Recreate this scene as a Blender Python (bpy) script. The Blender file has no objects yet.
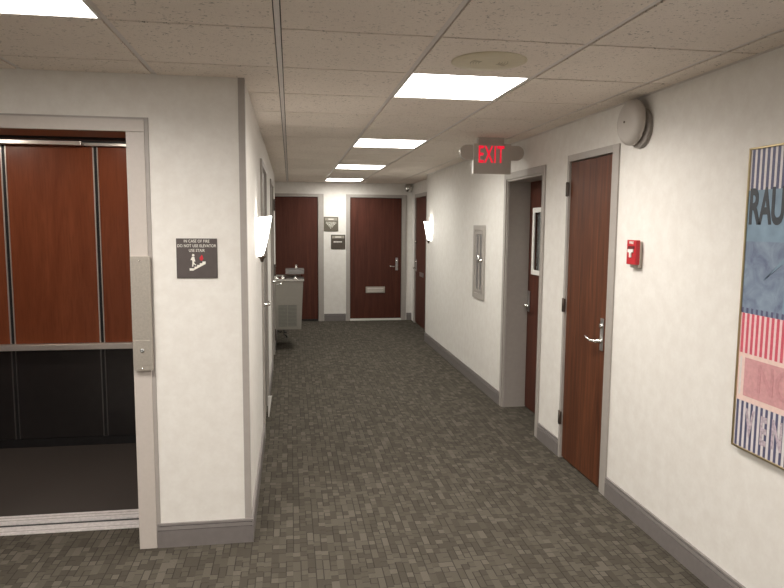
import bpy, bmesh, math, random
from mathutils import Vector, Matrix
random.seed(7)
scene = bpy.context.scene
COL = scene.collection
PI = math.pi

# ------------------------------------------------------------------ dimensions (metres)
T = 0.6096                      # ceiling tile module
GX, GY = -0.0393, 2.556         # a crossing of the ceiling grid
CZ = 2.407                      # ceiling height
XR, XL = 1.946, -0.2215         # corridor walls
YE, YF = 3.425, 11.456          # elevator wall, far wall
XRR = 2.13                      # wall of the recess at the far right
XLL = -0.62                     # wall of the recess at the far left
CAMZ = 1.6862

# ------------------------------------------------------------------ materials
def new_mat(name):
    m = bpy.data.materials.new(name); m.use_nodes = True
    nt = m.node_tree; b = nt.nodes['Principled BSDF']
    return m, nt, b

def N(nt, typ, **kw):
    n = nt.nodes.new(typ)
    for k, v in kw.items(): setattr(n, k, v)
    return n

def mth(nt, op, a, b=None, c=None):
    n = N(nt, 'ShaderNodeMath', operation=op)
    for i, v in enumerate((a, b, c)):
        if v is None: continue
        if isinstance(v, (int, float)): n.inputs[i].default_value = v
        else: nt.links.new(v, n.inputs[i])
    return n.outputs[0]

def mixc(nt, fac, a, b, blend='MIX'):
    n = N(nt, 'ShaderNodeMix', data_type='RGBA', blend_type=blend)
    for s, v in ((n.inputs[0], fac), (n.inputs[6], a), (n.inputs[7], b)):
        if isinstance(v, (int, float)): s.default_value = v
        elif isinstance(v, (tuple, list)): s.default_value = (v[0], v[1], v[2], 1)
        else: nt.links.new(v, s)
    return n.outputs[2]

def pos_scaled(nt, sc):
    g = N(nt, 'ShaderNodeNewGeometry')
    mp = N(nt, 'ShaderNodeMapping'); mp.inputs['Scale'].default_value = sc
    nt.links.new(g.outputs['Position'], mp.inputs['Vector'])
    return mp.outputs[0]

def noise(nt, vec, scale, detail=3, rough=.5, dist=0):
    n = N(nt, 'ShaderNodeTexNoise'); nt.links.new(vec, n.inputs['Vector'])
    n.inputs['Scale'].default_value = scale; n.inputs['Detail'].default_value = detail
    n.inputs['Roughness'].default_value = rough; n.inputs['Distortion'].default_value = dist
    return n.outputs[0]

def ramp(nt, v, lo, hi):
    n = N(nt, 'ShaderNodeMapRange'); nt.links.new(v, n.inputs[0])
    n.inputs[1].default_value = lo; n.inputs[2].default_value = hi
    return n.outputs[0]

def bump(nt, b, h, strength, dist=.002):
    n = N(nt, 'ShaderNodeBump'); n.inputs['Strength'].default_value = strength
    n.inputs['Distance'].default_value = dist
    nt.links.new(h, n.inputs['Height']); nt.links.new(n.outputs[0], b.inputs['Normal'])

def simple(name, col, rough=.5, metal=0, vary=.06, scale=30, bmp=.03, spec=.5):
    m, nt, b = new_mat(name)
    v = noise(nt, pos_scaled(nt, (1, 1, 1)), scale, 3)
    d = tuple(c * (1 - vary) for c in col); l = tuple(min(1, c * (1 + vary)) for c in col)
    nt.links.new(mixc(nt, ramp(nt, v, .3, .7), d, l), b.inputs['Base Color'])
    b.inputs['Roughness'].default_value = rough; b.inputs['Metallic'].default_value = metal
    b.inputs['Specular IOR Level'].default_value = spec
    if bmp: bump(nt, b, v, bmp)
    return m

def emissive(name, col, strength, base=(.8, .8, .8)):
    m, nt, b = new_mat(name)
    b.inputs['Base Color'].default_value = (*base, 1)
    b.inputs['Emission Color'].default_value = (*col, 1)
    b.inputs['Emission Strength'].default_value = strength
    return m

M = {}
# wallpaper: pale cream with faint cloudy mottling
m, nt, b = new_mat('wallpaper')
p = pos_scaled(nt, (1, 1, 1))
a = noise(nt, p, 14, 4, .6); c = noise(nt, p, 60, 3)
col = mixc(nt, ramp(nt, a, .35, .65), (.735, .70, .655), (.785, .757, .715))
col = mixc(nt, mth(nt, 'MULTIPLY', ramp(nt, c, .4, .7), .18), col, (.68, .645, .60))
nt.links.new(col, b.inputs['Base Color']); b.inputs['Roughness'].default_value = .62
b.inputs['Specular IOR Level'].default_value = .3
bump(nt, b, c, .12, .001); M['wall'] = m

# ceiling tile: mineral fibre with pin holes and fissures
m, nt, b = new_mat('ceiling_tile')
p = pos_scaled(nt, (1, 1, 1))
a = noise(nt, p, 70, 3, .65); c = noise(nt, p, 2.2, 2); e = noise(nt, p, 240, 2)
pits = ramp(nt, a, .60, .66)
dens = ramp(nt, noise(nt, p, 6, 2), .35, .65)
pits = mth(nt, 'MULTIPLY', pits, mth(nt, 'MULTIPLY_ADD', dens, .6, .4))
col = mixc(nt, ramp(nt, c, .35, .65), (.84, .755, .67), (.88, .795, .71))
col = mixc(nt, mth(nt, 'MULTIPLY', ramp(nt, e, .45, .75), .35), col, (.60, .53, .47))
col = mixc(nt, mth(nt, 'MULTIPLY', pits, .75), col, (.22, .19, .16))
nt.links.new(col, b.inputs['Base Color']); b.inputs['Roughness'].default_value = .9
b.inputs['Specular IOR Level'].default_value = .15
bump(nt, b, mth(nt, 'SUBTRACT', e, pits), .5, .002); M['tile'] = m
M['runner'] = simple('ceiling_runner_paint', (.70, .64, .60), .5, 0, .03)
M['gap'] = simple('ceiling_gap', (.045, .038, .033), .9, 0, .3, 200)

# carpet: little woven rectangles in several grey-browns, with ribs
m, nt, b = new_mat('carpet')
g = N(nt, 'ShaderNodeNewGeometry'); sp = N(nt, 'ShaderNodeSeparateXYZ'); nt.links.new(g.outputs['Position'], sp.inputs[0])
X, Y = sp.outputs[0], sp.outputs[1]
def wn(x, y, z=0.0):
    cb = N(nt, 'ShaderNodeCombineXYZ')
    for i, v in enumerate((x, y, z)):
        if isinstance(v, (int, float)): cb.inputs[i].default_value = v
        else: nt.links.new(v, cb.inputs[i])
    w = N(nt, 'ShaderNodeTexWhiteNoise', noise_dimensions='3D'); nt.links.new(cb.outputs[0], w.inputs[0])
    return w.outputs[0]
CW, CL = .036, .047
xs = mth(nt, 'DIVIDE', X, CW); cx = mth(nt, 'FLOOR', xs); fx = mth(nt, 'FRACT', xs)
off = mth(nt, 'MULTIPLY', wn(cx, 3.3), 1.0)
ys = mth(nt, 'ADD', mth(nt, 'DIVIDE', Y, CL), off)
cy = mth(nt, 'FLOOR', ys); fy = mth(nt, 'FRACT', ys)
# merge some cells with the one beyond them
half = mth(nt, 'FLOOR', mth(nt, 'DIVIDE', cy, 2))
pick = mth(nt, 'GREATER_THAN', wn(cx, half, 7.1), .62)
cyy = mth(nt, 'ADD', mth(nt, 'MULTIPLY', pick, mth(nt, 'MULTIPLY', half, 2)), mth(nt, 'MULTIPLY', mth(nt, 'SUBTRACT', 1, pick), cy))
r1 = wn(cx, cyy, 1.7); r2 = wn(cx, cyy, 9.2)
rib_a = mth(nt, 'SINE', mth(nt, 'MULTIPLY', Y, 2 * PI / .0062)); rib_b = mth(nt, 'SINE', mth(nt, 'MULTIPLY', X, 2 * PI / .0062))
dirr = mth(nt, 'GREATER_THAN', r2, .5)
rib = mth(nt, 'ADD', mth(nt, 'MULTIPLY', dirr, rib_a), mth(nt, 'MULTIPLY', mth(nt, 'SUBTRACT', 1, dirr), rib_b))
tone = N(nt, 'ShaderNodeValToRGB'); nt.links.new(r1, tone.inputs[0]); cr = tone.color_ramp
cr.interpolation = 'CONSTANT'
cr.elements[0].position = 0; cr.elements[0].color = (.067, .057, .044, 1)
cr.elements[1].position = .28; cr.elements[1].color = (.080, .069, .053, 1)
for ps, cc in ((.48, (.090, .078, .061)), (.70, (.102, .089, .070)), (.90, (.120, .105, .084))):
    el = cr.elements.new(ps); el.color = (*cc, 1)
col = mixc(nt, mth(nt, 'MULTIPLY_ADD', rib, .14, .14), tone.outputs[0], (.05, .045, .038))
big = noise(nt, g.outputs['Position'], 500, 2)
col = mixc(nt, mth(nt, 'MULTIPLY', ramp(nt, big, .35, .7), .22), col, (.045, .042, .035))
edge_x = mth(nt, 'LESS_THAN', fx, .13); seam = mth(nt, 'MULTIPLY', edge_x, mth(nt, 'GREATER_THAN', wn(cx, cyy, 4.4), .45))
edge_y = mth(nt, 'MULTIPLY', mth(nt, 'LESS_THAN', fy, .08), mth(nt, 'SUBTRACT', 1, mth(nt, 'MULTIPLY', pick, mth(nt, 'GREATER_THAN', mth(nt, 'FRACT', mth(nt, 'DIVIDE', cy, 2)), .25))))
lines = mth(nt, 'MAXIMUM', seam, edge_y)
col = mixc(nt, mth(nt, 'MULTIPLY', lines, .8), col, (.028, .024, .020))
nt.links.new(col, b.inputs['Base Color']); b.inputs['Roughness'].default_value = .95
b.inputs['Specular IOR Level'].default_value = .1
bump(nt, b, mth(nt, 'SUBTRACT', mth(nt, 'MULTIPLY', rib, .3), lines), .5, .0015); M['carpet'] = m

def wood(name, dark, mid, light, freq=24, rough=.46, spec=.32):
    m, nt, b = new_mat(name)
    p = pos_scaled(nt, (freq, freq, 1.3))
    a = noise(nt, p, 1, 4, .6, .9)
    f = noise(nt, pos_scaled(nt, (freq * 9, freq * 9, 5)), 1, 3, .6)
    w = noise(nt, pos_scaled(nt, (4, 4, .5)), 1, 2, .5, 1.5)
    col = mixc(nt, ramp(nt, a, .3, .7), dark, light)
    col = mixc(nt, mth(nt, 'MULTIPLY', ramp(nt, w, .35, .65), .55), col, mid)
    col = mixc(nt, mth(nt, 'MULTIPLY', ramp(nt, f, .48, .75), .45), col, tuple(.6 * v for v in dark))
    nt.links.new(col, b.inputs['Base Color']); b.inputs['Roughness'].default_value = rough
    b.inputs['Specular IOR Level'].default_value = spec
    bump(nt, b, f, .05, .0006)
    return m
M['wood'] = wood('mahogany_veneer', (.046, .012, .005), (.082, .024, .010), (.185, .064, .027))
M['dark_wood'] = wood('dark_mahogany_veneer', (.050, .013, .008), (.076, .021, .013), (.108, .034, .02), spec=.25)
M['cab_wood'] = wood('cab_cherry_veneer', (.17, .042, .017), (.21, .058, .024), (.27, .082, .036), 9, .3, .3)
M['trim'] = simple('taupe_trim_paint', (.375, .342, .312), .42, 0, .03)
M['frame'] = simple('elevator_frame_paint', (.53, .475, .435), .45, 0, .02, 60)
M['base'] = simple('baseboard_vinyl', (.185, .165, .158), .45, 0, .05)
M['base_top'] = simple('baseboard_cap', (.235, .212, .203), .4, 0, .05)
M['groove'] = simple('dark_groove', (.07, .062, .058), .7, 0, .1)
M['guard'] = simple('corner_guard_plastic', (.37, .335, .31), .5, 0, .03)
M['guard_dark'] = simple('taupe_door_paint', (.20, .178, .158), .45, 0, .05)
M['steel'] = simple('brushed_steel', (.50, .455, .40), .38, .55, .08, 120, .04)
M['chrome'] = simple('chrome', (.82, .82, .80), .16, 1, .03)
M['satin'] = simple('satin_chrome', (.55, .56, .57), .32, 1, .04)
M['satin_dark'] = simple('dull_steel_reveal', (.22, .21, .205), .4, .8, .05)
M['alu'] = simple('aluminium_sill', (.80, .76, .75), .42, .35, .12, 60, .1)
M['bronze'] = simple('dark_bronze', (.11, .085, .07), .45, .8, .1)
M['soffit'] = simple('reflected_brown_soffit', (.22, .11, .07), .35, .3, .05)  # brown reflection on the soffit metal is put into its colour
M['black'] = simple('black_paint', (.012, .011, .012), .5, 0, .2)
M['dark_panel'] = simple('charcoal_laminate', (.024, .021, .021), .28, 0, .12, 14)
M['cab_floor'] = simple('cab_floor_carpet', (.040, .031, .026), .9, 0, .35, 260, .3)
M['cab_metal'] = simple('cab_trim_metal', (.75, .70, .66), .3, .6, .03)
M['lightlens'] = emissive('fluorescent_lens', (1, .96, .90), 12)
M['unseen_downlight'] = emissive('unseen_downlight_lens', (1, .90, .78), 95)
M['white'] = simple('white_enamel', (.78, .76, .72), .4, 0, .02)
M['cream'] = simple('cream_plastic', (.66, .59, .43), .5, 0, .03)
M['cream_dark'] = simple('speaker_slot', (.36, .31, .22), .7, 0, .05)
M['bell'] = simple('grey_bell_enamel', (.46, .42, .385), .42, 0, .02)
M['bell_dark'] = simple('bell_ridges', (.33, .30, .275), .5, 0, .04)
M['sign_plate'] = simple('sign_charcoal', (.085, .068, .064), .5, 0, .06)
M['sign_white'] = simple('sign_white', (.80, .77, .70), .5, 0, .02)
M['sign_red'] = simple('sign_red', (.55, .02, .035), .5, 0, .03)
M['sign_taupe'] = simple('sign_taupe', (.115, .098, .072), .4, 0, .06)
M['sign_taupe_dark'] = simple('sign_brown', (.062, .048, .036), .4, 0, .06)
M['sign_band'] = simple('sign_band', (.30, .27, .22), .5, 0, .05)
M['exit_plate'] = simple('exit_sign_plate', (.50, .455, .415), .45, .2, .03)
M['exit_red'] = emissive('exit_red_letters', (1, .008, .045), .85, (.5, .01, .02))
M['red'] = simple('pull_station_red', (.46, .014, .022), .35, 0, .03)
M['red_dark'] = simple('pull_station_slot', (.10, .006, .008), .5, 0, .05)
M['cab_paint'] = simple('cabinet_paint', (.42, .385, .35), .4, .1, .02)
M['fountain'] = simple('fountain_panel', (.27, .25, .22), .4, .15, .03)
M['grille'] = simple('fountain_grille', (.17, .17, .15), .5, .2, .05)
M['gold'] = simple('gold_frame', (.56, .46, .28), .28, 1, .05)
m, nt, b = new_mat('clear_glass')
v = noise(nt, pos_scaled(nt, (1, 1, 1)), 20, 1)
nt.links.new(mixc(nt, v, (.86, .88, .87), (.9, .92, .91)), b.inputs['Base Color'])
b.inputs['Roughness'].default_value = .06; b.inputs['Transmission Weight'].default_value = .9; b.inputs['IOR'].default_value = 1.3
M['glass'] = m
M['sconce'] = emissive('frosted_sconce_glass', (1, .97, .90), 9)
M['navy'] = simple('poster_navy', (.085, .085, .165), .5, 0, .12, 80, 0)
M['pstripe'] = simple('poster_pale', (.66, .62, .62), .5, 0, .05, 80, 0)
M['pblue'] = simple('poster_blue', (.20, .29, .38), .5, 0, .18, 12, 0)
M['pink'] = simple('poster_pink', (.60, .31, .32), .5, 0, .08, 60, 0)
M['pinktext'] = simple('poster_pink_dark', (.55, .27, .285), .5, 0, .1, 60, 0)
M['pred'] = simple('poster_red', (.60, .085, .13), .5, 0, .1, 80, 0)
M['ppale'] = simple('poster_peach', (.78, .58, .52), .5, 0, .05, 60, 0)
M['pink_pale'] = simple('poster_stripe_rose', (.78, .56, .56), .5, 0, .05, 60, 0)
M['pletter_pale'] = simple('poster_letter_pale', (.47, .39, .44), .5, 0, .3, 90, 0)
M['pletter'] = simple('poster_letter_grey', (.035, .042, .052), .5, 0, .15, 60, 0)
# abstract cloudy blue print field
m, nt, b = new_mat('poster_collage')
p = pos_scaled(nt, (1, 1, 1))
a = noise(nt, p, 11, 4, .6, 1.0)
col = mixc(nt, ramp(nt, a, .3, .7), (.11, .135, .22), (.24, .31, .40))
nt.links.new(col, b.inputs['Base Color']); b.inputs['Roughness'].default_value = .5
M['collage'] = m

# ------------------------------------------------------------------ mesh builder
class MB:
    def __init__(s): s.bm = bmesh.new(); s.mats = []
    def mi(s, m):
        if m not in s.mats: s.mats.append(m)
        return s.mats.index(m)
    def face(s, pts, m, smooth=False):
        f = s.bm.faces.new([s.bm.verts.new(p) for p in pts]); f.material_index = s.mi(m); f.smooth = smooth
        return s
    def box(s, x0, x1, y0, y1, z0, z1, m, bev=0):
        x0, x1 = sorted((x0, x1)); y0, y1 = sorted((y0, y1)); z0, z1 = sorted((z0, z1))
        v = [s.bm.verts.new(p) for p in ((x0, y0, z0), (x1, y0, z0), (x1, y1, z0), (x0, y1, z0), (x0, y0, z1), (x1, y0, z1), (x1, y1, z1), (x0, y1, z1))]
        fs = [s.bm.faces.new([v[i] for i in q]) for q in ((0, 3, 2, 1), (4, 5, 6, 7), (0, 1, 5, 4), (1, 2, 6, 5), (2, 3, 7, 6), (3, 0, 4, 7))]
        k = s.mi(m)
        for f in fs: f.material_index = k
        if bev:
            es = list({e for f in fs for e in f.edges})
            r = bmesh.ops.bevel(s.bm, geom=es, offset=bev, segments=2, affect='EDGES', profile=.5, clamp_overlap=True)
            for f in r['faces']: f.material_index = k
        return s
    def prism(s, poly, axis, a0, a1, m):
        """poly: 2D points (u,v); axis 'x': (u,v)=(y,z), 'y': (x,z), 'z': (x,y)"""
        def P(u, v, a): return {'x': (a, u, v), 'y': (u, a, v), 'z': (u, v, a)}[axis]
        A = [s.bm.verts.new(P(u, v, a0)) for u, v in poly]; B = [s.bm.verts.new(P(u, v, a1)) for u, v in poly]
        k = s.mi(m); n = len(poly)
        fs = [s.bm.faces.new(A[::-1]), s.bm.faces.new(B)] + [s.bm.faces.new((A[i], A[(i + 1) % n], B[(i + 1) % n], B[i])) for i in range(n)]
        for f in fs: f.material_index = k
        return s
    def lathe(s, prof, origin, axis, m, seg=32, smooth=True, cap=True):
        """prof: (radius, distance along axis)"""
        ax = Vector(axis).normalized(); o = Vector(origin)
        u = ax.orthogonal().normalized(); w = ax.cross(u); k = s.mi(m); rings = []
        for r, h in prof:
            if r < 1e-6: rings.append([s.bm.verts.new(o + ax * h)])
            else: rings.append([s.bm.verts.new(o + ax * h + (u * math.cos(2 * PI * i / seg) + w * math.sin(2 * PI * i / seg)) * r) for i in range(seg)])
        for A, B in zip(rings, rings[1:]):
            for i in range(seg):
                j = (i + 1) % seg
                if len(A) == 1 and len(B) == 1: continue
                if len(A) == 1: f = s.bm.faces.new((A[0], B[i], B[j]))
                elif len(B) == 1: f = s.bm.faces.new((A[i], B[0], A[j]))
                else: f = s.bm.faces.new((A[i], B[i], B[j], A[j]))
                f.material_index = k; f.smooth = smooth
        if cap:
            for R in (rings[0], rings[-1]):
                if len(R) > 2: f = s.bm.faces.new(R); f.material_index = k
        return s
    def tube(s, pts, r, m, seg=12):
        pts = [Vector(p) for p in pts]; k = s.mi(m); rings = []
        up = None
        for i, p in enumerate(pts):
            d = (pts[min(i + 1, len(pts) - 1)] - pts[max(i - 1, 0)]).normalized()
            if up is None: up = d.orthogonal().normalized()
            u = (up - d * up.dot(d)).normalized(); up = u; w = d.cross(u)
            rr = r[i] if isinstance(r, (list, tuple)) else r
            rings.append([s.bm.verts.new(p + (u * math.cos(2 * PI * j / seg) + w * math.sin(2 * PI * j / seg)) * rr) for j in range(seg)])
        for A, B in zip(rings, rings[1:]):
            for i in range(seg):
                j = (i + 1) % seg; f = s.bm.faces.new((A[i], A[j], B[j], B[i])); f.material_index = k; f.smooth = True
        for R in (rings[0], rings[-1]): f = s.bm.faces.new(R); f.material_index = k
        return s
    def build(s, name, parent=None, loc=None):
        bmesh.ops.recalc_face_normals(s.bm, faces=s.bm.faces)
        me = bpy.data.meshes.new(name); s.bm.to_mesh(me); s.bm.free()
        for m in s.mats: me.materials.append(m)
        o = bpy.data.objects.new(name, me); COL.objects.link(o)
        if parent:                      # geometry is given in world space: undo the parent's place
            o.parent = parent
            o.matrix_parent_inverse = Matrix.Translation(world_loc(parent)).inverted()
        return o

def world_loc(o):
    v = Vector(o.location)
    p = o.parent
    if p: v = Vector((0, 0, 0)) if o.type == 'MESH' else v + world_loc(p)
    return v

def thing(name, label, cat, loc, group=None):
    o = bpy.data.objects.new(name, None); COL.objects.link(o); o.location = loc; o.empty_display_size = .05
    o['label'] = label; o['category'] = cat
    if group: o['group'] = group
    return o

def struct(o, label=None):
    o['kind'] = 'structure'
    if label: o['label'] = label
    return o

def sroot(name, loc, label=None):
    o = bpy.data.objects.new(name, None); COL.objects.link(o); o.location = loc; o.empty_display_size = .05
    return struct(o, label)

def text_mesh(name, s, size, m, M4, parent, extrude=.0006, align='CENTER', bold=0, sx=1.0, space=1.0):
    """flat lettering; M4 is the 4x4 world matrix of the text plane"""
    cu = bpy.data.curves.new(name, 'FONT'); cu.body = s; cu.size = size; cu.extrude = extrude
    cu.align_x = align; cu.align_y = 'CENTER'; cu.offset = bold; cu.space_character = space
    tmp = bpy.data.objects.new('tmp_text', cu); COL.objects.link(tmp)
    bpy.context.view_layer.update()
    me = bpy.data.meshes.new_from_object(tmp.evaluated_get(bpy.context.evaluated_depsgraph_get()))
    me.name = name
    bpy.data.objects.remove(tmp); bpy.data.curves.remove(cu)
    me.transform(M4 @ Matrix.Scale(sx, 4, (1, 0, 0)))
    me.materials.clear(); me.materials.append(m)
    o = bpy.data.objects.new(name, me); COL.objects.link(o)
    if parent:
        o.parent = parent; o.matrix_parent_inverse = Matrix.Translation(world_loc(parent)).inverted()
    return o

def face_cam(x, y, z):      # plane facing -y, text running along +x
    return Matrix.Translation((x, y, z)) @ Matrix(((1, 0, 0, 0), (0, 0, -1, 0), (0, 1, 0, 0), (0, 0, 0, 1)))
def face_left(x, y, z):     # plane facing -x, text running along -y
    return Matrix.Translation((x, y, z)) @ Matrix(((0, 0, -1, 0), (-1, 0, 0, 0), (0, 1, 0, 0), (0, 0, 0, 1)))

# ------------------------------------------------------------------ the shell
struct(MB().box(-4.6, 2.6, -3.2, 11.6, -.08, 0, M['carpet']).build('floor'))

# walls (each a solid slab, openings left out)
def wall_x(name, x0, x1, y0, y1, holes=(), z1=2.44):
    """slab running along y; holes = (ya, yb, ztop)"""
    mb = MB(); y = y0
    for a, b_, zt in sorted(holes):
        if a > y: mb.box(x0, x1, y, a, 0, z1, M['wall'])
        mb.box(x0, x1, a, b_, zt, z1, M['wall']); y = b_
    if y1 > y: mb.box(x0, x1, y, y1, 0, z1, M['wall'])
    return struct(mb.build(name))
def wall_y(name, y0, y1, x0, x1, holes=(), z1=2.44):
    mb = MB(); x = x0
    for a, b_, zt in sorted(holes):
        if a > x: mb.box(x, a, y0, y1, 0, z1, M['wall'])
        mb.box(a, b_, y0, y1, zt, z1, M['wall']); x = b_
    if x1 > x: mb.box(x, x1, y0, y1, 0, z1, M['wall'])
    return struct(mb.build(name))

R1 = (3.790, 4.415, 2.134)      # near right door leaf (y0, y1, top)
R2 = (4.915, 5.775, 2.100)      # recessed right door opening
LA = (5.17, 6.08, 2.135)        # left doors
LB = (7.62, 8.53, 2.150)
RF = (10.20, 11.12, 2.150)      # far right side door
FC = (1.030, 1.944, 2.160)      # far centre door (x0,x1,top)
FL = (-.436, .478, 2.160)       # far left door
EO = (-1.86, -.787, 2.129)       # elevator opening (x0,x1,top)
j = .022                        # frame rebate round every opening

wall_x('wall_right', XR, XR + .42, -3.0, 9.33, [(R1[0] - j, R1[1] + j, R1[2] + j), (R2[0] - .001, R2[1] + .001, R2[2])])
wall_x('wall_right_recess', XRR, XRR + .2, 9.33, YF, [(RF[0] - j, RF[1] + j, RF[2] + j)])
wall_y('wall_far', YF, YF + .15, XLL - .15, XRR + .2, [(FL[0] - j, FL[1] + j, FL[2] + j), (FC[0] - j, FC[1] + j, FC[2] + j)])
wall_x('wall_left', XL - .13, XL, YE + .25, 9.98, [(LA[0] - j, LA[1] + j, LA[2] + j), (LB[0] - j, LB[1] + j, LB[2] + j)])
wall_x('wall_left_recess', XLL - .15, XLL, 9.98, YF)
wall_y('wall_left_return', 9.85, 9.98, XLL - .15, XL - .13)
wall_y('wall_elevator', YE, YE + .25, -4.4, XL, [(EO[0] - .016, EO[1] + .016, EO[2] + .012)])
wall_x('wall_lobby', -4.55, -4.4, -3.0, YE + .25)
wall_y('wall_back', -3.15, -3.0, -4.55, XR + .42)

# ceiling: tegular tiles hung between wide runners (depth direction) and narrow cross grooves
mb = MB()
mb.box(-4.5, 2.5, -3.1, YF + .1, CZ + .015, CZ + .06, M['gap'])
LIGHTS = [(1, 1), (1, 5), (1, 9), (1, 13), (1, -3), (-2, -1), (-2, -5), (1, -7), (-5, -3)]
def cell(i, k): return GX + i * T, GX + (i + 1) * T, GY + k * T, GY + (k + 1) * T
for i in range(-8, 5):
    for k in range(-10, 16):
        if (i, k) in LIGHTS: continue
        x0, x1, y0, y1 = cell(i, k)
        x0 = max(x0, -4.4); x1 = min(x1, 2.34); y0 = max(y0, -3.0); y1 = min(y1, YF)
        if x1 - x0 < .03 or y1 - y0 < .03: continue
        if y0 > YE + .25 and x1 < XLL: continue
        mb.box(x0 + .014, x1 - .014, y0 + .0075, y1 - .0075, CZ, CZ + .016, M['tile'], .0012)
for i in range(-7, 5):
    x = GX + i * T
    mb.box(x - .010, x + .010, -3.0, YF, CZ + .005, CZ + .015, M['runner'])
struct(mb.build('ceiling'))
struct(MB().box(-4.5, 2.5, -3.1, YF + .1, 2.44 + .03, 2.55, M['gap']).build('trim_1'), 'slab above the hung ceiling')

# baseboards
def base_run(name, axis, c, sgn, a0, a1):
    """axis 'x': board on a wall x=c whose face looks towards sgn; runs y a0..a1"""
    mb = MB()
    segs = ((0, .090, .014, 'base'), (.090, .094, .009, 'groove'), (.094, .112, .013, 'base_top'), (.112, .117, .008, 'groove'), (.117, .128, .012, 'base_top'))
    for z0, z1, t, mm in segs:
        if axis == 'x': mb.box(c, c + sgn * t, a0, a1, z0, z1, M[mm])
        else: mb.box(a0, a1, c, c + sgn * t, z0, z1, M[mm])
    return struct(mb.build(name))
CWD = .045                       # casing width
base_run('baseboard_right', 'x', XR, -1, -3.0, R1[0] - .081)
base_run('baseboard_right_middle', 'x', XR, -1, R1[1] + .033, R2[0] - .062)
base_run('baseboard_right_far', 'x', XR, -1, R2[1] + .062, 9.33)
base_run('baseboard_far_middle', 'y', YF, -1, FL[1] + .098, FC[0] - .075)
base_run('baseboard_far_right', 'y', YF, -1, FC[1] + .095, XRR)
base_run('baseboard_elevator', 'y', YE, -1, -.697, XL)
base_run('baseboard_left', 'x', XL, 1, YE - .014, LA[0] - CWD - .003)
base_run('baseboard_left_middle', 'x', XL, 1, LA[1] + CWD + .003, LB[0] - CWD - .003)
base_run('baseboard_left_far', 'x', XL, 1, LB[1] + CWD + .003, 9.98)
base_run('baseboard_lobby', 'y', YE, -1, -4.4, EO[0] - .1)

# corner guard on the elevator wall / corridor corner
mb = MB(); mb.box(-.251, XL + .003, YE - .003, YE, .128, CZ, M['guard']); mb.box(XL, XL + .003, YE, YE + .042, .128, CZ, M['guard'])
struct(mb.build('trim_2'), 'taupe corner guard strip')
# wall-to-ceiling angle on the right wall
struct(MB().box(XR - .018, XR, -3, 9.33, CZ - .003, CZ + .003, M['runner']).build('trim_3'), 'ceiling edge angle on right wall')

# ------------------------------------------------------------------ doors
def lever_set(parent, o, n, t, high=.205, dark='satin', deadbolt=True, length=.115):
    """escutcheon plate with lever; o = plate centre at door face, n = outward normal, t = direction the lever points"""
    o = Vector(o); n = Vector(n); t = Vector(t); up = Vector((0, 0, 1))
    mb = MB()
    w = Vector((abs(t.x), abs(t.y), 0)) * .021 + Vector((abs(n.x), abs(n.y), 0)) * 0
    a = o - w - up * high / 2; b_ = o + w + up * high / 2 + n * .009
    mb.box(a.x, b_.x, a.y, b_.y, a.z, b_.z, M[dark], .002)
    plate = mb.build('lock_plate', parent)
    mb = MB()
    hz = -.04
    p0 = o + up * hz
    mb.lathe([(.017, .008), (.017, .02), (.011, .026), (.011, .05)], p0, n, M['chrome'], 20)
    mb.tube([p0 + n * .048 - t * .004, p0 + n * .055 + t * .02 - up * .002, p0 + n * .058 + t * .05 - up * .004, p0 + n * .058 + t * (length * .75) + up * .003, p0 + n * .056 + t * (length - .004) + up * .010, p0 + n * .05 + t * (length + .008) + up * .012],
            [.010, .0095, .009, .008, .008, .006], M['chrome'])
    mb.build('lever', plate)
    if deadbolt:
        MB().lathe([(.019, .008), (.019, .014), (.015, .02), (0, .021)], o + up * .055, n, M['chrome'], 20).build('lock_cylinder', plate)
    return plate

def hinge(parent, x, y, z, ax, h=.115):
    mb = MB()
    mb.tube([(x, y, z - h / 2), (x, y, z + h / 2)], .0075, M['bronze'], 10)
    if ax == 'y': mb.box(x - .001, x + .006, y - .022, y + .022, z - h / 2 + .003, z + h / 2 - .003, M['bronze'])
    else: mb.box(x - .022, x + .022, y - .001, y + .006, z - h / 2 + .003, z + h / 2 - .003, M['bronze'])
    return mb.build('hinge', parent)

def casing_x(parent, xf, s, y0, y1, zt, w, proud=.012, deep=.08, wn=None, wf=None):
    """metal frame in a wall x=xf whose face looks towards s"""
    mb = MB()
    for a, b_ in ((y0 - (wn or w), y0), (y1, y1 + (wf or w))):
        mb.box(xf + s * proud, xf + s * .0005, a, b_, 0, zt + w, M['trim'], .002)
    mb.box(xf + s * proud, xf + s * .0005, y0, y1, zt, zt + w, M['trim'], .002)
    for a, b_ in ((y0 - j + .001, y0), (y1, y1 + j - .001)): mb.box(xf + s * .001, xf - s * deep, a, b_, 0, zt + j - .001, M['trim'])
    mb.box(xf + s * .001, xf - s * deep, y0, y1, zt, zt + j - .001, M['trim'])
    return mb.build('door_frame', parent)

# door 1: near right, closed closet-width leaf
d = sroot('door_1', (XR, 4.067, 0))
casing_x(d, XR, -1, R1[0], R1[1], R1[2], CWD, wn=.078, wf=.030)
leaf = MB().box(XR + .004, XR + .048, R1[0] + .004, R1[1] - .004, .012, R1[2] - .006, M['wood'], .0015).build('door_leaf', d)
lever_set(leaf, (XR + .004, R1[0] + .062, 1.005), (-1, 0, 0), (0, 1, 0), .205, length=.125)
for z in (.30, 1.125, 1.945): hinge(d, XR - .016, R1[1] + .012, z, 'y', .10)

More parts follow.
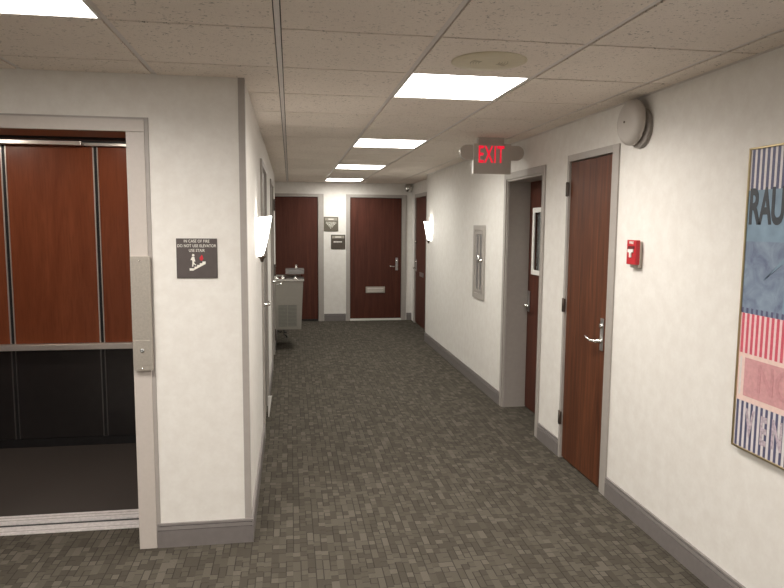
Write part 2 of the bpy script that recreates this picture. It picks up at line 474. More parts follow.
# door 2: recessed exit stair door with a narrow glazed panel
d = sroot('door_2', (XR + .2, 5.345, 0))
mb = MB(); xf = XR; y0, y1, zt = R2
for a, b_ in ((y0 - .055, y0), (y1, y1 + .055)):
    mb.box(xf - .012, xf - .0005, a, b_, 0, zt + .055, M['trim'], .002)
mb.box(xf - .012, xf - .0005, y0, y1, zt, zt + .055, M['trim'], .002)
mb.box(xf, XR + .215, y1 - .018, y1, 0, zt, M['trim']); mb.box(xf, XR + .215, y0, y0 + .018, 0, zt, M['trim'])
mb.box(xf, XR + .215, y0 + .018, y1 - .018, zt - .018, zt, M['trim'])
# stop moulding line on the return
mb.box(xf + .010, xf + .022, y1 - .024, y1 - .018, 0, zt - .018, M['guard'])
mb.build('door_frame', d)
xl = XR + .216
mb = MB(); wy0, wy1, wz0, wz1 = 5.425, 5.625, 1.285, 1.815
a, b_ = y0 + .004, y1 - .004
mb.box(xl, xl + .045, a, wy0, .01, zt - .004, M['dark_wood']); mb.box(xl, xl + .045, wy1, b_, .01, zt - .004, M['dark_wood'])
mb.box(xl, xl + .045, wy0, wy1, .01, wz0, M['dark_wood']); mb.box(xl, xl + .045, wy0, wy1, wz1, zt - .004, M['dark_wood'])
leaf = mb.build('door_leaf', d)
mb = MB(); q = .032
mb.box(xl - .014, xl, wy0 - q, wy0 + .01, wz0 - q, wz1 + q, M['white'], .002); mb.box(xl - .014, xl, wy1 - .01, wy1 + q, wz0 - q, wz1 + q, M['white'], .002)
mb.box(xl - .014, xl, wy0 + .01, wy1 - .01, wz0 - q, wz0 + .01, M['white'], .002); mb.box(xl - .014, xl, wy0 + .01, wy1 - .01, wz1 - .01, wz1 + q, M['white'], .002)
wf = mb.build('window_frame', leaf)
MB().box(xl + .018, xl + .024, wy0, wy1, wz0, wz1, M['glass']).build('pane', leaf)
lever_set(leaf, (xl, 5.715, 1.0), (-1, 0, 0), (0, -1, 0), .19, 'satin', False, .11)
# dim stair landing wall behind the glazing
struct(MB().box(XR + .9, XR + .95, 4.5, 6.2, 0, 2.44, M['wall']).build('wall_stair'))

# doors 3 and 4: left wall, seen at a grazing angle
for n_, (y0, y1, zt), ly, hz in ((3, LA, .085, ()), (4, LB, .085, (.26, 1.1, 1.93))):
    d = sroot('door_%d' % n_, (XL, (y0 + y1) / 2, 0))
    casing_x(d, XL, 1, y0, y1, zt, CWD, .016)
    leaf = MB().box(XL - .006, XL - .05, y0 + .004, y1 - .004, .012, zt - .006, M['guard_dark'], .0015).build('door_leaf', d)
    lever_set(leaf, (XL - .006, y0 + ly, 1.09 if n_ == 3 else 1.06), (1, 0, 0), (0, 1, 0), .20, 'bronze' if n_ == 3 else 'satin')
    for z in hz: hinge(d, XL + .024, y1 + .006, z, 'y', .15)
    if n_ == 3:
        o = MB().prism([(XL + .017, 0.0), (XL + .024, 0.0), (XL + .050, .185), (XL + .017, .185)], 'y', y1 - .36, y1 - .34, M['white']).build('door_holder', leaf)
        o['label'] = 'white tapered door holder at floor level'

# door 5: far side door in the right recess
y0, y1, zt = RF
d = sroot('door_5', (XRR, (y0 + y1) / 2, 0))
casing_x(d, XRR, -1, y0, y1, zt, .06)
leaf = MB().box(XRR + .006, XRR + .05, y0 + .004, y1 - .004, .012, zt - .006, M['dark_wood'], .0015).build('door_leaf', d)
lever_set(leaf, (XRR + .006, y1 - .075, 1.0), (-1, 0, 0), (0, -1, 0), .2, 'satin')
MB().lathe([(.028, 0), (.028, .02), (.016, .03), (0, .032)], (XRR + .006, y1 - .08, 1.405), (-1, 0, 0), M['chrome'], 20).build('deadbolt', leaf)
MB().box(XRR - .006, XRR + .006, 10.42, 10.72, .84, .91, M['satin'], .002).build('mail_slot', leaf)

# doors 6 and 7: far wall
def far_door(name, x0, x1, zt, wl, wr):
    d = sroot(name, ((x0 + x1) / 2, YF, 0))
    mb = MB()
    mb.box(x0 - wl, x0, YF - .014, YF - .0005, 0, zt + .05, M['trim'], .002); mb.box(x1, x1 + wr, YF - .014, YF - .0005, 0, zt + .05, M['trim'], .002)
    mb.box(x0, x1, YF - .014, YF - .0005, zt, zt + .05, M['trim'], .002)
    mb.box(x0 - j + .001, x0, YF, YF + .09, 0, zt + j - .001, M['trim']); mb.box(x1, x1 + j - .001, YF, YF + .09, 0, zt + j - .001, M['trim']); mb.box(x0, x1, YF, YF + .09, zt, zt + j - .001, M['trim'])
    mb.build('door_frame', d)
    leaf = MB().box(x0 + .004, x1 - .004, YF + .012, YF + .056, .035, zt - .008, M['dark_wood'], .0015).build('door_leaf', d)
    return d, leaf
d, leaf = far_door('door_6', *FC, .07, .085)
lever_set(leaf, (FC[1] - .085, YF + .012, 1.0), (0, -1, 0), (-1, 0, 0), .22, 'satin', True, .13)
mb = MB(); mb.box(1.31, 1.65, YF - .002, YF + .012, .49, .60, M['steel'], .002); mb.box(1.335, 1.625, YF - .008, YF - .002, .51, .535, M['cab_metal'], .002); mb.box(1.335, 1.625, YF - .008, YF - .002, .55, .58, M['cab_metal'], .002)
mb.build('mail_slot', leaf)['label'] = 'silver mail slot plate'
MB().box(FC[0], FC[1], YF - .02, YF + .06, 0, .030, M['white'], .003).build('threshold_light_leak', d)  # white bar stands in for light leaking under the door
d, leaf = far_door('door_7', *FL, .06, .095)
lever_set(leaf, (-.36, YF + .012, 1.0), (0, -1, 0), (1, 0, 0), .22, 'satin')

# ------------------------------------------------------------------ elevator
d = sroot('door_8', (-1.325, YE, 0), 'pale metal elevator door frame')
mb = MB()
x0, x1, zt = EO
mb.box(x1, -.700, YE - .014, YE - .0005, 0, zt, M['frame'], .002)
mb.box(x0 - .09, x0, YE - .014, YE - .0005, 0, zt, M['frame'], .002)
mb.box(x0 - .09, -.700, YE - .014, YE - .0005, zt + .001, zt + .060, M['frame'], .002)
mb.box(-.7, -.682, YE - .008, YE - .0005, .0, zt + .070, M['guard'], .001)
mb.box(x0 - .108, -.7, YE - .008, YE - .0005, zt + .060, zt + .070, M['guard'], .001)
mb.build('door_frame', d)
mb = MB()
mb.box(x1, x1 + .0155, YE + .0005, YE + .25, 0, zt, M['frame']); mb.box(x0 - .0155, x0, YE + .0005, YE + .25, 0, zt, M['frame'])
mb.box(x0 - .015, x1 + .015, YE + .0005, YE + .25, zt + .0005, zt + .0115, M['soffit'])
mb.build('frame_return', d)
mb = MB()
mb.box(x0, x1, 3.668, 3.762, -.01, .005, M['alu'])
for yy in (3.700,): mb.box(x0, x1, yy, yy + .003, .005, .0062, M['guard'])
mb.box(x0, x1, 3.762, 3.792, -.02, .001, M['black'])
mb.build('door_sill', d)

cab = thing('elevator_car', 'open elevator car with cherry wood panels above charcoal lower panels', 'elevator', (-1.6, 4.5, 0))
CX0, CX1, CY0, CY1, CTOP = -2.75, -.74, 3.93, 5.132, 2.385
MB().box(CX0, CX1, 3.90, CY1, .001, .008, M['cab_floor']).build('car_floor', cab)
mb = MB(); mb.box(x0 - .1, x1 + .02, 3.794, 3.90, .0, .009, M['alu'])
for yy in (3.83, 3.866): mb.box(x0 - .1, x1 + .02, yy, yy + .004, .009, .0102, M['guard'])
mb.build('car_sill', cab)
# shell of the car: sides, back, ceiling, front return
mb = MB()
mb.box(CX0 - .03, CX0, CY0, CY1 + .03, 0, CTOP, M['cab_wood']); mb.box(CX1, CX1 + .03, CY0, CY1 + .03, 0, CTOP, M['cab_wood'])
mb.box(CX0, CX1, CY1 + .012, CY1 + .04, 0, CTOP, M['black'])
mb.box(CX0 - .03, CX1 + .03, CY0, CY1 + .04, CTOP, CTOP + .03, M['black'])
mb.box(CX0, x0 - .02, CY0, CY0 + .03, 0, CTOP, M['steel'])
mb.build('car_shell', cab)
MB().box(CX0, CX1, 3.905, CY0 + .02, 2.143, CTOP - .001, M['black']).build('transom', cab)
# back wall panels with chrome/black reveals
RE = [-2.625, -2.016, -1.394, -.772]
for a, b_ in zip(RE, RE[1:]):
    MB().box(a + .015, b_ - .023, CY1 - .008, CY1 + .012, .795, 2.236, M['cab_wood'], .002).build('wood_panel', cab)
    MB().box(a + .015, b_ - .023, CY1 - .008, CY1 + .012, .076, .750, M['dark_panel'], .002).build('lower_panel', cab)
for a in RE[1:-1]:
    mb = MB()
    for z0, z1, mm in ((.795, 2.236, 'cab_metal'), (.076, .750, 'satin_dark')):
        mb.box(a - .022, a - .014, CY1 - .012, CY1 + .012, z0, z1, M[mm]); mb.box(a - .014, a + .008, CY1 - .004, CY1 + .012, z0, z1, M['black']); mb.box(a + .008, a + .014, CY1 - .012, CY1 + .012, z0, z1, M[mm])
    mb.build('reveal_strip', cab)
MB().box(CX0, CX1, CY1 - .05, CY1 + .012, .750, .793, M['cab_metal'], .004).build('handrail', cab)
MB().box(CX0, CX1, CY1 - .006, CY1 + .012, .008, .073, M['black']).build('kick_plate', cab)
mb = MB()
mb.box(CX0, -1.475, CY1 - .075, CY1 + .010, 2.238, 2.266, M['cab_metal'], .003); mb.box(-1.465, CX1, CY1 - .045, CY1 + .010, 2.238, 2.260, M['cab_metal'], .003)
mb.build('ceiling_edge', cab)
for xx in (-2.2, -1.2):
    MB().lathe([(.0, .0), (.08, 0), (.08, .006)], (xx, 4.5, CTOP - .012), (0, 0, 1), M['unseen_downlight'], 24).build('unseen_downlight', cab)  # downlights hidden above the opening, added to light the car
# hall-side switch plate fixed on the frame
t = thing('elevator_switch_plate', 'tall brushed steel plate with keyhole fixed on elevator door frame', 'switch plate', (-.74, YE - .014, .94))
mb = MB(); mb.prism([(-.781, .972), (-.772, .950), (-.689, .950), (-.689, 1.522), (-.781, 1.522)], 'y', YE - .040, YE - .0145, M['steel'])
pl = mb.build('plate', t)
MB().box(-.780, -.690, YE - .0415, YE - .040, .975, 1.105, M['steel'], .001).build('lower_cover', t)
MB().lathe([(.010, 0), (.010, .005), (.0035, .007), (.0035, .003)], (-.737, YE - .0415, 1.053), (0, -1, 0), M['satin'], 18).build('keyhole', t)
for zz in (1.503, .963): MB().lathe([(.0045, 0), (.003, .003), (0, .0035)], (-.737, YE - .040, zz), (0, -1, 0), M['chrome'], 12).build('screw', t)

# ------------------------------------------------------------------ signs
t = thing('fire_sign', 'square charcoal sign about stairs in case of fire beside the elevator', 'sign', (-.467, YE, 1.51))
MB().box(-.566, -.366, YE - .006, YE - .0005, 1.411, 1.612, M['sign_plate'], .0015).build('plate', t)
yy = YE - .0065
for s_, z_, sz in (('IN CASE OF FIRE', 1.598, .0205), ('DO NOT USE ELEVATOR', 1.5745, .0205), ('USE STAIR', 1.551, .0205)):
    text_mesh('lettering', s_, sz, M['sign_white'], face_cam(-.466, yy, z_), t, .0004, bold=.0001, sx=.80, space=1.05)
mb = MB()                                     # stair person pictogram
mb.prism([(-.503, 1.450), (-.486, 1.450), (-.424, 1.484), (-.424, 1.496), (-.440, 1.496), (-.440, 1.4875), (-.453, 1.4875), (-.453, 1.479), (-.466, 1.479), (-.466, 1.4705), (-.479, 1.4705), (-.479, 1.462), (-.503, 1.462)], 'y', yy - .0004, yy + .0004, M['sign_white'])
mb.lathe([(0, 0), (.0062, 0), (.0062, .0008)], (-.484, yy - .0004, 1.528), (0, 1, 0), M['sign_white'], 16, False)
mb.prism([(-.490, 1.520), (-.479, 1.520), (-.476, 1.505), (-.474, 1.496), (-.478, 1.494), (-.481, 1.503), (-.480, 1.488), (-.470, 1.480), (-.473, 1.476), (-.483, 1.483), (-.485, 1.470), (-.491, 1.470), (-.489, 1.488), (-.489, 1.500), (-.494, 1.505), (-.498, 1.502)], 'y', yy - .0003, yy + .0005, M['sign_white'])
mb.build('pictogram', t)
MB().prism([(-.446, 1.499), (-.453, 1.508), (-.452, 1.518), (-.446, 1.523), (-.444, 1.531), (-.438, 1.524), (-.435, 1.512), (-.439, 1.503)], 'y', yy - .0004, yy + .0004, M['sign_red']).build('flame', t)

def room_sign(x, z, label, mp, band):
    t = thing('room_sign', label, 'sign', (x, YF, z), 'room signs between the far doors')
    h = .125
    MB().box(x - h, x + h, YF - .008, YF - .0005, z - h, z + h, M[mp], .002).build('plate', t)
    MB().box(x - h + .018, x + h - .018, YF - .0095, YF - .008, z + .062, z + .108, M[band]).build('name_band', t)
    return t
def dashes(t, x0, x1, z, h):
    mb = MB(); x = x0
    while x < x1 - .008:
        w = random.uniform(.012, .028); w = min(w, x1 - x)
        mb.box(x, x + w, YF - .0100, YF - .0082, z - h / 2, z + h / 2, M['sign_white']); x += w + .007
    return mb.build('text_line', t)
t = room_sign(.700, 1.694, 'taupe square room sign with a triangle of pale text, the upper one', 'sign_taupe', 'sign_band')
for k in range(6):
    w = (.088, .088, .068, .048, .030, .014)[k]
    dashes(t, .700 - w, .700 + w, 1.727 - k * .020, .010)
mb = MB(); mb.box(.655, .745, YF - .0115, YF - .0095, 1.694 + .076, 1.694 + .094, M['sign_white']); mb.build('text_line', t)
t = room_sign(.823, 1.387, 'brown square room sign with one text line, the lower one', 'sign_taupe_dark', 'sign_band')
dashes(t, .745, .90, 1.388, .020)
mb = MB(); mb.box(.77, .876, YF - .0115, YF - .0095, 1.387 + .077, 1.387 + .093, M['sign_white']); mb.build('text_line', t)

# exit sign hung from the ceiling, with stowed emergency lamp heads
EY = 5.30
t = thing('exit_sign', 'grey EXIT sign with red letters and two lamp heads under ceiling', 'exit sign', (1.64, EY, CZ))
sx0, sx1, sz0, sz1 = 1.490, 1.812, 2.112, 2.356
MB().box(sx0, sx1, EY + .001, EY + .048, sz0, sz1, M['white'], .002).build('housing', t)
MB().box(sx0 + .002, sx1 - .002, EY - .004, EY + .001, sz0, sz1, M['exit_plate'], .001).build('face_plate', t)
MB().box(1.53, 1.75, EY, EY + .05, sz1, CZ - .001, M['exit_plate'], .002).build('canopy', t)
text_mesh('lettering', 'EXIT', .195, M['exit_red'], face_cam((sx0 + sx1) / 2 - .012, EY - .0045, 2.262), t, .0008, bold=.0025, sx=.52, space=1.10)
for sg, xa in ((-1, sx0), (1, sx1)):
    mb = MB(); c0 = xa + sg * .052; pts = []
    R = .060
    arc = [(c0 + sg * R * math.cos(q), 2.285 + R * math.sin(q)) for q in [(-.5 + k / 14) * PI for k in range(15)]]
    pts = [(xa, 2.225)] + arc + [(xa, 2.345)]
    mb.prism(pts, 'y', EY + .004, EY + .044, M['exit_plate'])
    hd = mb.build('lamp_head', t)
    MB().lathe([(.0, 0), (.030, .006), (.044, .016), (.048, .028), (.048, .034)], (c0 + sg * R * 0.1, EY + .072, 2.285), (0, -1, 0), M['cab_metal'], 28).build('lens', hd)

# ------------------------------------------------------------------ right wall equipment
# fire bell
BY, BZ = 3.495, 2.266
t = thing('fire_bell', 'large round grey fire bell high on right wall by ceiling', 'fire bell', (XR, BY, BZ))
mb = MB(); mb.lathe([(.108, 0), (.108, .010), (.101, .013), (.108, .016), (.108, .024), (.098, .028), (.085, .030), (.04, .041)], (XR + .001, BY - .022, BZ - .034), (-1, 0, 0), M['bell_dark'], 48); mb.build('back_box', t)
mb = MB(); mb.lathe([(.118, .040), (.127, .043), (.1275, .052), (.125, .064), (.116, .079), (.100, .090), (.078, .0955), (.03, .0985), (0, .099)], (XR, BY, BZ), (-1, 0, 0), M['bell'], 64, cap=True); mb.build('gong', t)
MB().lathe([(.006, .098), (.006, .103), (0, .104)], (XR, BY, BZ), (-1, 0, 0), M['bronze'], 12).build('screw', t)
# pull station
t = thing('fire_alarm_pull_station', 'small red fire alarm pull station on cream right wall', 'fire alarm', (XR, 3.5, 1.53))
MB().box(XR - .022, XR + .001, 3.415, 3.505, 1.455, 1.605, M['steel'], .002).build('back_box', t)
MB().box(XR - .046, XR - .020, 3.405, 3.505, 1.474, 1.612, M['red'], .003).build('body', t)
MB().box(XR - .0475, XR - .046, 3.420, 3.490, 1.560, 1.578, M['red_dark']).build('slot', t)
mb = MB(); mb.box(XR - .054, XR - .046, 3.428, 3.484, 1.542, 1.560, M['white'], .002); mb.box(XR - .054, XR - .046, 3.446, 3.466, 1.514, 1.542, M['white'], .002); mb.build('handle', t)
text_mesh('lettering', 'FIRE', .020, M['sign_white'], face_left(XR - .0465, 3.455, 1.596), t, .0006, bold=.0006, sx=1.25)
# fire extinguisher cabinet
t = thing('fire_extinguisher_cabinet', 'tall narrow taupe metal cabinet with glass door on right wall', 'cabinet', (XR, 6.61, .93))
y0, y1, z0, z1 = 6.405, 6.812, .927, 1.690
mb = MB()
q = .055; XQ = XR - .016
mb.box(XQ, XR - .0005, y0, y0 + q, z0, z1, M['cab_paint'], .002); mb.box(XQ, XR - .0005, y1 - q, y1, z0, z1, M['cab_paint'], .002)
mb.box(XQ, XR - .0005, y0 + q, y1 - q, z0, z0 + q, M['cab_paint'], .002); mb.box(XQ, XR - .0005, y0 + q, y1 - q, z1 - q, z1, M['cab_paint'], .002)
mb.build('frame', t)
mb = MB(); a0, a1, c0, c1 = y0 + q + .004, y1 - q - .004, z0 + q + .004, z1 - q - .004; w_ = .036
XD = XR - .012
mb.box(XD, XR - .002, a0, a0 + w_, c0, c1, M['trim'], .001); mb.box(XD, XR - .002, a1 - w_, a1, c0, c1, M['trim'], .001)
mb.box(XD, XR - .002, a0 + w_, a1 - w_, c0, c0 + w_, M['trim'], .001); mb.box(XD, XR - .002, a0 + w_, a1 - w_, c1 - w_, c1, M['trim'], .001)
dr = mb.build('door', t)
MB().box(XR - .004, XR - .001, a0 + w_, a1 - w_, c0 + w_, c1 - w_, M['satin']).build('pane', dr)
MB().box(XD - .001, XR - .004, 6.598, 6.612, c0 + w_, c1 - w_, M['cab_paint']).build('pane_bar', dr)
mb = MB(); hy = a0 + .030
mb.lathe([(.022, 0), (.020, .008), (.012, .012), (.012, .03)], (XD, hy, 1.33), (-1, 0, 0), M['chrome'], 20)
mb.tube([(XD - .028, hy, 1.31), (XD - .034, hy, 1.35), (XD - .030, hy + .006, 1.39)], .011, M['chrome'])
mb.build('handle', dr)

# framed poster: striped print in a thin gold frame
t = thing('framed_poster', 'large striped blue and pink poster in thin gold frame', 'poster', (XR, 2.09, 1.37))
PY1, PY0, PZ0, PZ1 = 2.560, 1.60, .730, 2.020       # left edge (far) .. right edge (near the viewer)
fw = .009; XP = XR - .018
mb = MB()
mb.box(XP - .006, XR - .0005, PY1 - fw, PY1, PZ0, PZ1, M['gold'], .002); mb.box(XP - .006, XR - .0005, PY0, PY0 + fw, PZ0, PZ1, M['gold'], .002)
mb.box(XP - .006, XR - .0005, PY0 + fw, PY1 - fw, PZ0, PZ0 + fw, M['gold'], .002); mb.box(XP - .006, XR - .0005, PY0 + fw, PY1 - fw, PZ1 - fw, PZ1, M['gold'], .002)
mb.build('frame', t)
mb = MB(); xx = XP
def pan(u0, u1, z0, z1, m, off=0):                  # u measured from the poster's left edge
    mb.face([(xx - off, PY1 - u0, z0), (xx - off, PY1 - u1, z0), (xx - off, PY1 - u1, z1), (xx - off, PY1 - u0, z1)], m)
U0, U1 = fw, PY1 - PY0 - fw
def stripes(u0, u1, z0, z1, ma, mb_, per, frac=.5, ph=0.0):
    u = u0 - ph
    while u < u1:
        a = max(u, u0); b_ = min(u + per * frac, u1)
        if b_ > a: pan(a, b_, z0, z1, ma)
        a = max(u + per * frac, u0); b_ = min(u + per, u1)
        if b_ > a: pan(a, b_, z0, z1, mb_)
        u += per
PER = .0292
stripes(U0, U1, 1.842, PZ1 - fw, M['pstripe'], M['navy'], PER, .44, .004)
pan(U0, U1, 1.628, 1.842, M['pblue'])
pan(U0, .245, 1.345, 1.628, M['collage']); pan(.245, U1, 1.345, 1.628, M['pblue'])
stripes(U0, U1, 1.322, 1.345, M['navy'], M['collage'], PER, .45, .0)
stripes(U0, U1, 1.150, 1.322, M['pink_pale'], M['pred'], PER, .46, .006)
pan(U0, U1, 1.132, 1.150, M['ppale'])
pan(U0, .020, .966, 1.132, M['ppale']); pan(.020, .032, .966, 1.132, M['pstripe']); pan(.032, .050, .966, 1.132, M['ppale'])
pan(.050, .62, .966, 1.132, M['pink']); pan(.62, U1, .966, 1.132, M['ppale'])
pan(U0, U1, .942, .966, M['ppale'])
stripes(U0, U1, PZ0 + fw, .942, M['pstripe'], M['navy'], PER, .5, .008)
mb.box(XP + .001, XR - .001, PY0 + .004, PY1 - .004, PZ0 + .004, PZ1 - .004, M['navy'])
mb.build('print', t)
mb = MB(); mb.prism([(PY1 - .13, 1.47), (PY1 - .145, 1.478), (PY1 - .245, 1.575), (PY1 - .235, 1.545)], 'x', XP - .0012, XP - .0004, M['pblue']); mb.build('print_streak', t)
for s_, u_, sxx in (('R', .048, .56), ('A', .114, .50), ('U', .184, .54)):
    text_mesh('lettering', s_, .205, M['pletter'], face_left(XP - .001, PY1 - u_, 1.766), t, .0004, bold=.006, sx=sxx)
for s_, u_, z_ in (('V', .102, .848), ('E', .185, .840), ('N', .262, .845)):
    text_mesh('lettering', s_, .165, M['pletter_pale'], face_left(XP - .001, PY1 - u_, z_), t, .0004, bold=.005, sx=.50)
text_mesh('lettering', 'NO', .17, M['pinktext'], face_left(XP - .001, PY1 - .235, 1.05), t, .0004, bold=.002, sx=.8)

# ------------------------------------------------------------------ ceiling equipment
def ceiling_light(i, k, label, group, watts=24.5, tint=(1, .955, .89)):
    x0, x1, y0, y1 = cell(i, k); cx_, cy_ = (x0 + x1) / 2, (y0 + y1) / 2
    t = thing('ceiling_light', label, 'ceiling light', (cx_, cy_, CZ), group)
    mb = MB(); w = .007; g_ = .012
    a0, a1, c0, c1 = x0 + g_, x1 - g_, y0 + .004, y1 - .004
    mb.box(a0, a0 + w, c0, c1, CZ, CZ + .011, M['white'], .0015); mb.box(a1 - w, a1, c0, c1, CZ, CZ + .011, M['white'], .0015)
    mb.box(a0 + w, a1 - w, c0, c0 + w, CZ, CZ + .011, M['white'], .0015); mb.box(a0 + w, a1 - w, c1 - w, c1, CZ, CZ + .011, M['white'], .0015)
    mb.build('frame', t)
    MB().box(a0 + w, a1 - w, c0 + w, c1 - w, CZ + .004, CZ + .011, M['lightlens']).build('diffuser', t)
    ld = bpy.data.lights.new('fluorescent_tubes', 'AREA'); ld.shape = 'SQUARE'; ld.size = .55
    ld.energy = watts; ld.color = tint; ld.spread = 2.78
    lo = bpy.data.objects.new('fluorescent_tubes', ld); COL.objects.link(lo); lo.parent = t; lo.location = (0, 0, .002)
GL = 'square ceiling light panels'
ceiling_light(-2, -1, 'square ceiling light panel in lobby before the elevator', GL)
ceiling_light(1, 1, 'square ceiling light panel beyond the round speaker grille', GL)
ceiling_light(1, 5, 'square ceiling light panel, second nearest in the corridor', GL, 19, (.97, .96, .89))
ceiling_light(1, 9, 'square ceiling light panel, second farthest in the corridor', GL, 14, (.95, .96, .89))
ceiling_light(1, 13, 'square ceiling light panel, farthest and closest to the end doors', GL, 11, (.94, .96, .89))
for (i, k), lb in (((1, -3), 'square ceiling light panel above the viewpoint, out of view'), ((-2, -5), 'added unseen ceiling light panel in the lobby behind the viewpoint'),
                   ((1, -7), 'unseen square ceiling light panel nearest the back wall'), ((-5, -3), 'added unseen ceiling light panel at far left of the lobby')):
    ceiling_light(i, k, lb, GL)  # out-of-view panels added to light the lobby; two continue the corridor row

t = thing('ceiling_speaker', 'round cream speaker grille in ceiling tile before the light', 'speaker', (.872, 2.880, CZ))
mb = MB(); o_ = (.872, 2.880, CZ + .0005)
mb.lathe([(.165, 0), (.166, .003), (.158, .006), (.10, .008), (0, .008)], o_, (0, 0, -1), M['cream'], 64)
for r_ in (.046, .058, .070, .082):          # pressed slots, left and right
    for c_ in (0, PI):
        pts = [(o_[0] + r_ * math.cos(c_ + q), o_[1] + r_ * math.sin(c_ + q), CZ - .0076) for q in [(-.5 + k / 10) * 1.0 for k in range(11)]]
        mb.tube(pts, .0013, M['cream_dark'], 6)
mb.build('grille', t)


# round chrome alarm at far right, under the ceiling
t = thing('alarm_dome', 'small round chrome dome on far wall above the corner', 'alarm', (2.065, YF, 2.325))
MB().lathe([(.060, 0), (.060, .02)], (2.06, YF - .0005, 2.325), (0, -1, 0), M['bronze'], 32).build('base', t)
MB().lathe([(.074, .02), (.074, .03), (.066, .058), (.045, .080), (.018, .090), (0, .091)], (2.055, YF - .0005, 2.325), (0, -1, 0), M['chrome'], 40).build('dome', t)

# ------------------------------------------------------------------ sconces
def sconce(xw, s, y, label):
    t = thing('wall_sconce', label, 'wall sconce', (xw, y, 1.6), 'frosted shield wall sconces')
    MB().box(xw + s * .0005, xw + s * .02, y - .04, y + .04, 1.50, 1.66, M['satin'], .003).build('back_plate', t)
    mb = MB(); k = mb.mi(M['sconce']); rows = []
    nz, na = 14, 18
    for i in range(nz + 1):
        v = i / nz; z = 1.475 + .265 * v
        hw = .045 + .065 * v ** .8; pr = .034 + .064 * v ** .7          # half width, projection
        row = []
        for a in range(na + 1):
            q = PI * a / na
            row.append((xw + s * (.004 + pr * math.sin(q)), y - hw * math.cos(q), z - .012 * (1 - math.sin(q)) * v))
        rows.append(row)
    V = [[mb.bm.verts.new(p) for p in r] for r in rows]
    V2 = [[mb.bm.verts.new((p[0] - s * .004 * math.sin(PI * a / na), p[1] + .004 * math.cos(PI * a / na), p[2])) for a, p in enumerate(r)] for r in rows]
    for G in (V, V2):
        for i in range(nz):
            for a in range(na):
                f = mb.bm.faces.new((G[i][a], G[i][a + 1], G[i + 1][a + 1], G[i + 1][a])); f.smooth = True; f.material_index = k
    for a in range(na):
        mb.bm.faces.new((V[nz][a], V[nz][a + 1], V2[nz][a + 1], V2[nz][a])).material_index = k
        mb.bm.faces.new((V[0][a], V[0][a + 1], V2[0][a + 1], V2[0][a])).material_index = k
    mb.build('glass_shade', t)
    MB().lathe([(.028, 0), (.026, -.012), (.014, -.022), (.010, -.040), (0, -.046)], (xw + s * .034, y, 1.478), (0, 0, 1), M['bronze'], 20).build('finial', t)
sconce(XL, 1, 4.45, 'glowing white glass sconce on the left wall past the corner')
sconce(XR, -1, 9.02, 'glowing white glass sconce at the far end of right wall')

# ------------------------------------------------------------------ drinking fountain
FX, FY0 = XL + .0155, 8.80
t = thing('drinking_fountain', 'grey two-level drinking fountain with chrome basins on left wall', 'drinking fountain', (XL, FY0 + .4, 0))
FX1 = .165
mb = MB()
mb.prism([(FX, .285), (FX1 - .03, .285), (FX1, .935), (FX, .935)], 'y', FY0, FY0 + .44, M['fountain'])
body = mb.build('body', t)
mb = MB(); mb.prism([(FX, .960), (FX1 + .012, .960), (FX1 + .012, .935), (FX, .935)], 'y', FY0 - .008, FY0 + .45, M['chrome'])
mb.build('basin', t)
# vent grille on the side towards the viewer
gx0, gx1, gz0, gz1 = FX + .040, FX + .282, .325, .612
mb = MB(); mb.box(gx0, gx1, FY0 - .003, FY0 - .0005, gz0, gz1, M['grille'])
mid = (gx0 + gx1) / 2
for a, b_, c_, e_ in ((gx0 - .006, gx0, gz0 - .006, gz1 + .006), (gx1, gx1 + .006, gz0 - .006, gz1 + .006), (mid - .004, mid + .004, gz0, gz1), (gx0, gx1, gz0 - .006, gz0), (gx0, gx1, gz1, gz1 + .006)):
    mb.box(a, b_, FY0 - .007, FY0 - .0005, c_, e_, M['fountain'])
for k in range(15):
    z = gz0 + .012 + k * .0185
    mb.box(gx0, mid - .004, FY0 - .006, FY0 - .003, z, z + .005, M['fountain']); mb.box(mid + .004, gx1, FY0 - .006, FY0 - .003, z, z + .005, M['fountain'])
mb.build('vent_grille', t)
for (px_, py_) in ((FX + .02, FY0 + .06), (FX + .10, FY0 + .22), (FX + .27, FY0 + .12)):
    mb = MB(); mb.lathe([(.028, 0), (.020, .008), (.009, .016), (.008, .030), (.010, .034), (0, .037)], (px_, py_, .960), (0, 0, 1), M['chrome'], 18)
    mb.build('bubbler', t)
MB().tube([(FX + .02, FY0 - .022, .895), (FX + .09, FY0 - .026, .903)], .008, M['chrome']).build('push_bar', t)
mb = MB(); mb.prism([(FX, .40), (FX1 - .05, .40), (FX1 - .02, .955), (FX, .955)], 'y', FY0 + .455, FY0 + .85, M['fountain']); mb.build('upper_body', t)
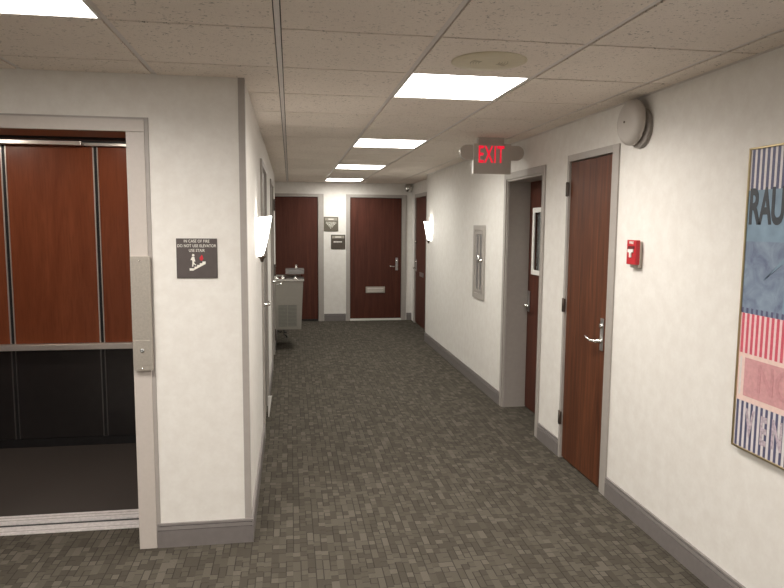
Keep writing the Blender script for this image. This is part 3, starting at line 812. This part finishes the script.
mb = MB(); mb.box(-.070, FX1 + .022, FY0 + .47, FY0 + .85, .992, 1.052, M['satin_dark'], .004); mb.build('upper_basin', t)
mb = MB(); mb.lathe([(.03, 0), (.014, .02), (.012, .05), (.016, .055), (0, .06)], (.08, FY0 + .58, 1.058), (0, 0, 1), M['chrome'], 18); mb.build('bubbler', t)
mb = MB()
mb.tube([(FX + .03, FY0 + .08, .285), (FX + .03, FY0 + .08, .245), (FX + .06, FY0 + .08, .235), (FX + .085, FY0 + .08, .245)], .010, M['black'], 10)
mb.tube([(FX + .11, FY0 + .06, .285), (FX + .11, FY0 + .06, .21), (FX + .14, FY0 + .06, .19), (FX + .15, FY0 + .06, .165)], .010, M['black'], 10)
mb.tube([(FX + .11, FY0 + .06, .235), (FX + .15, FY0 + .06, .235)], .012, M['black'], 10)
mb.build('drain_pipes', t)

# ------------------------------------------------------------------ world, camera, view
w = bpy.data.worlds.new('world'); scene.world = w; w.use_nodes = True
w.node_tree.nodes['Background'].inputs[0].default_value = (.9, .85, .8, 1)
w.node_tree.nodes['Background'].inputs[1].default_value = .02

f_px, yaw, pitch, roll = 655.74, .1540, .1048, .0072
cam = bpy.data.cameras.new('camera'); cam.sensor_fit = 'HORIZONTAL'; cam.sensor_width = 36; cam.lens = f_px / 784 * 36
cam.clip_start = .05; cam.clip_end = 60
co = bpy.data.objects.new('camera', cam); COL.objects.link(co)
r = Vector((math.cos(yaw), -math.sin(yaw), 0)); fwd = Vector((math.sin(yaw) * math.cos(pitch), math.cos(yaw) * math.cos(pitch), -math.sin(pitch)))
u = Vector((math.sin(yaw) * math.sin(pitch), math.cos(yaw) * math.sin(pitch), math.cos(pitch)))
c, s = math.cos(roll), math.sin(roll)
rx = r * c + u * s; uy = -r * s + u * c
co.matrix_world = Matrix(((rx.x, uy.x, -fwd.x, 0), (rx.y, uy.y, -fwd.y, 0), (rx.z, uy.z, -fwd.z, CAMZ), (0, 0, 0, 1)))
scene.camera = co
vs = scene.view_settings
vs.view_transform = 'Standard'; vs.look = 'None'; vs.gamma = 1; vs.use_curve_mapping = False
vs.exposure = -0.03
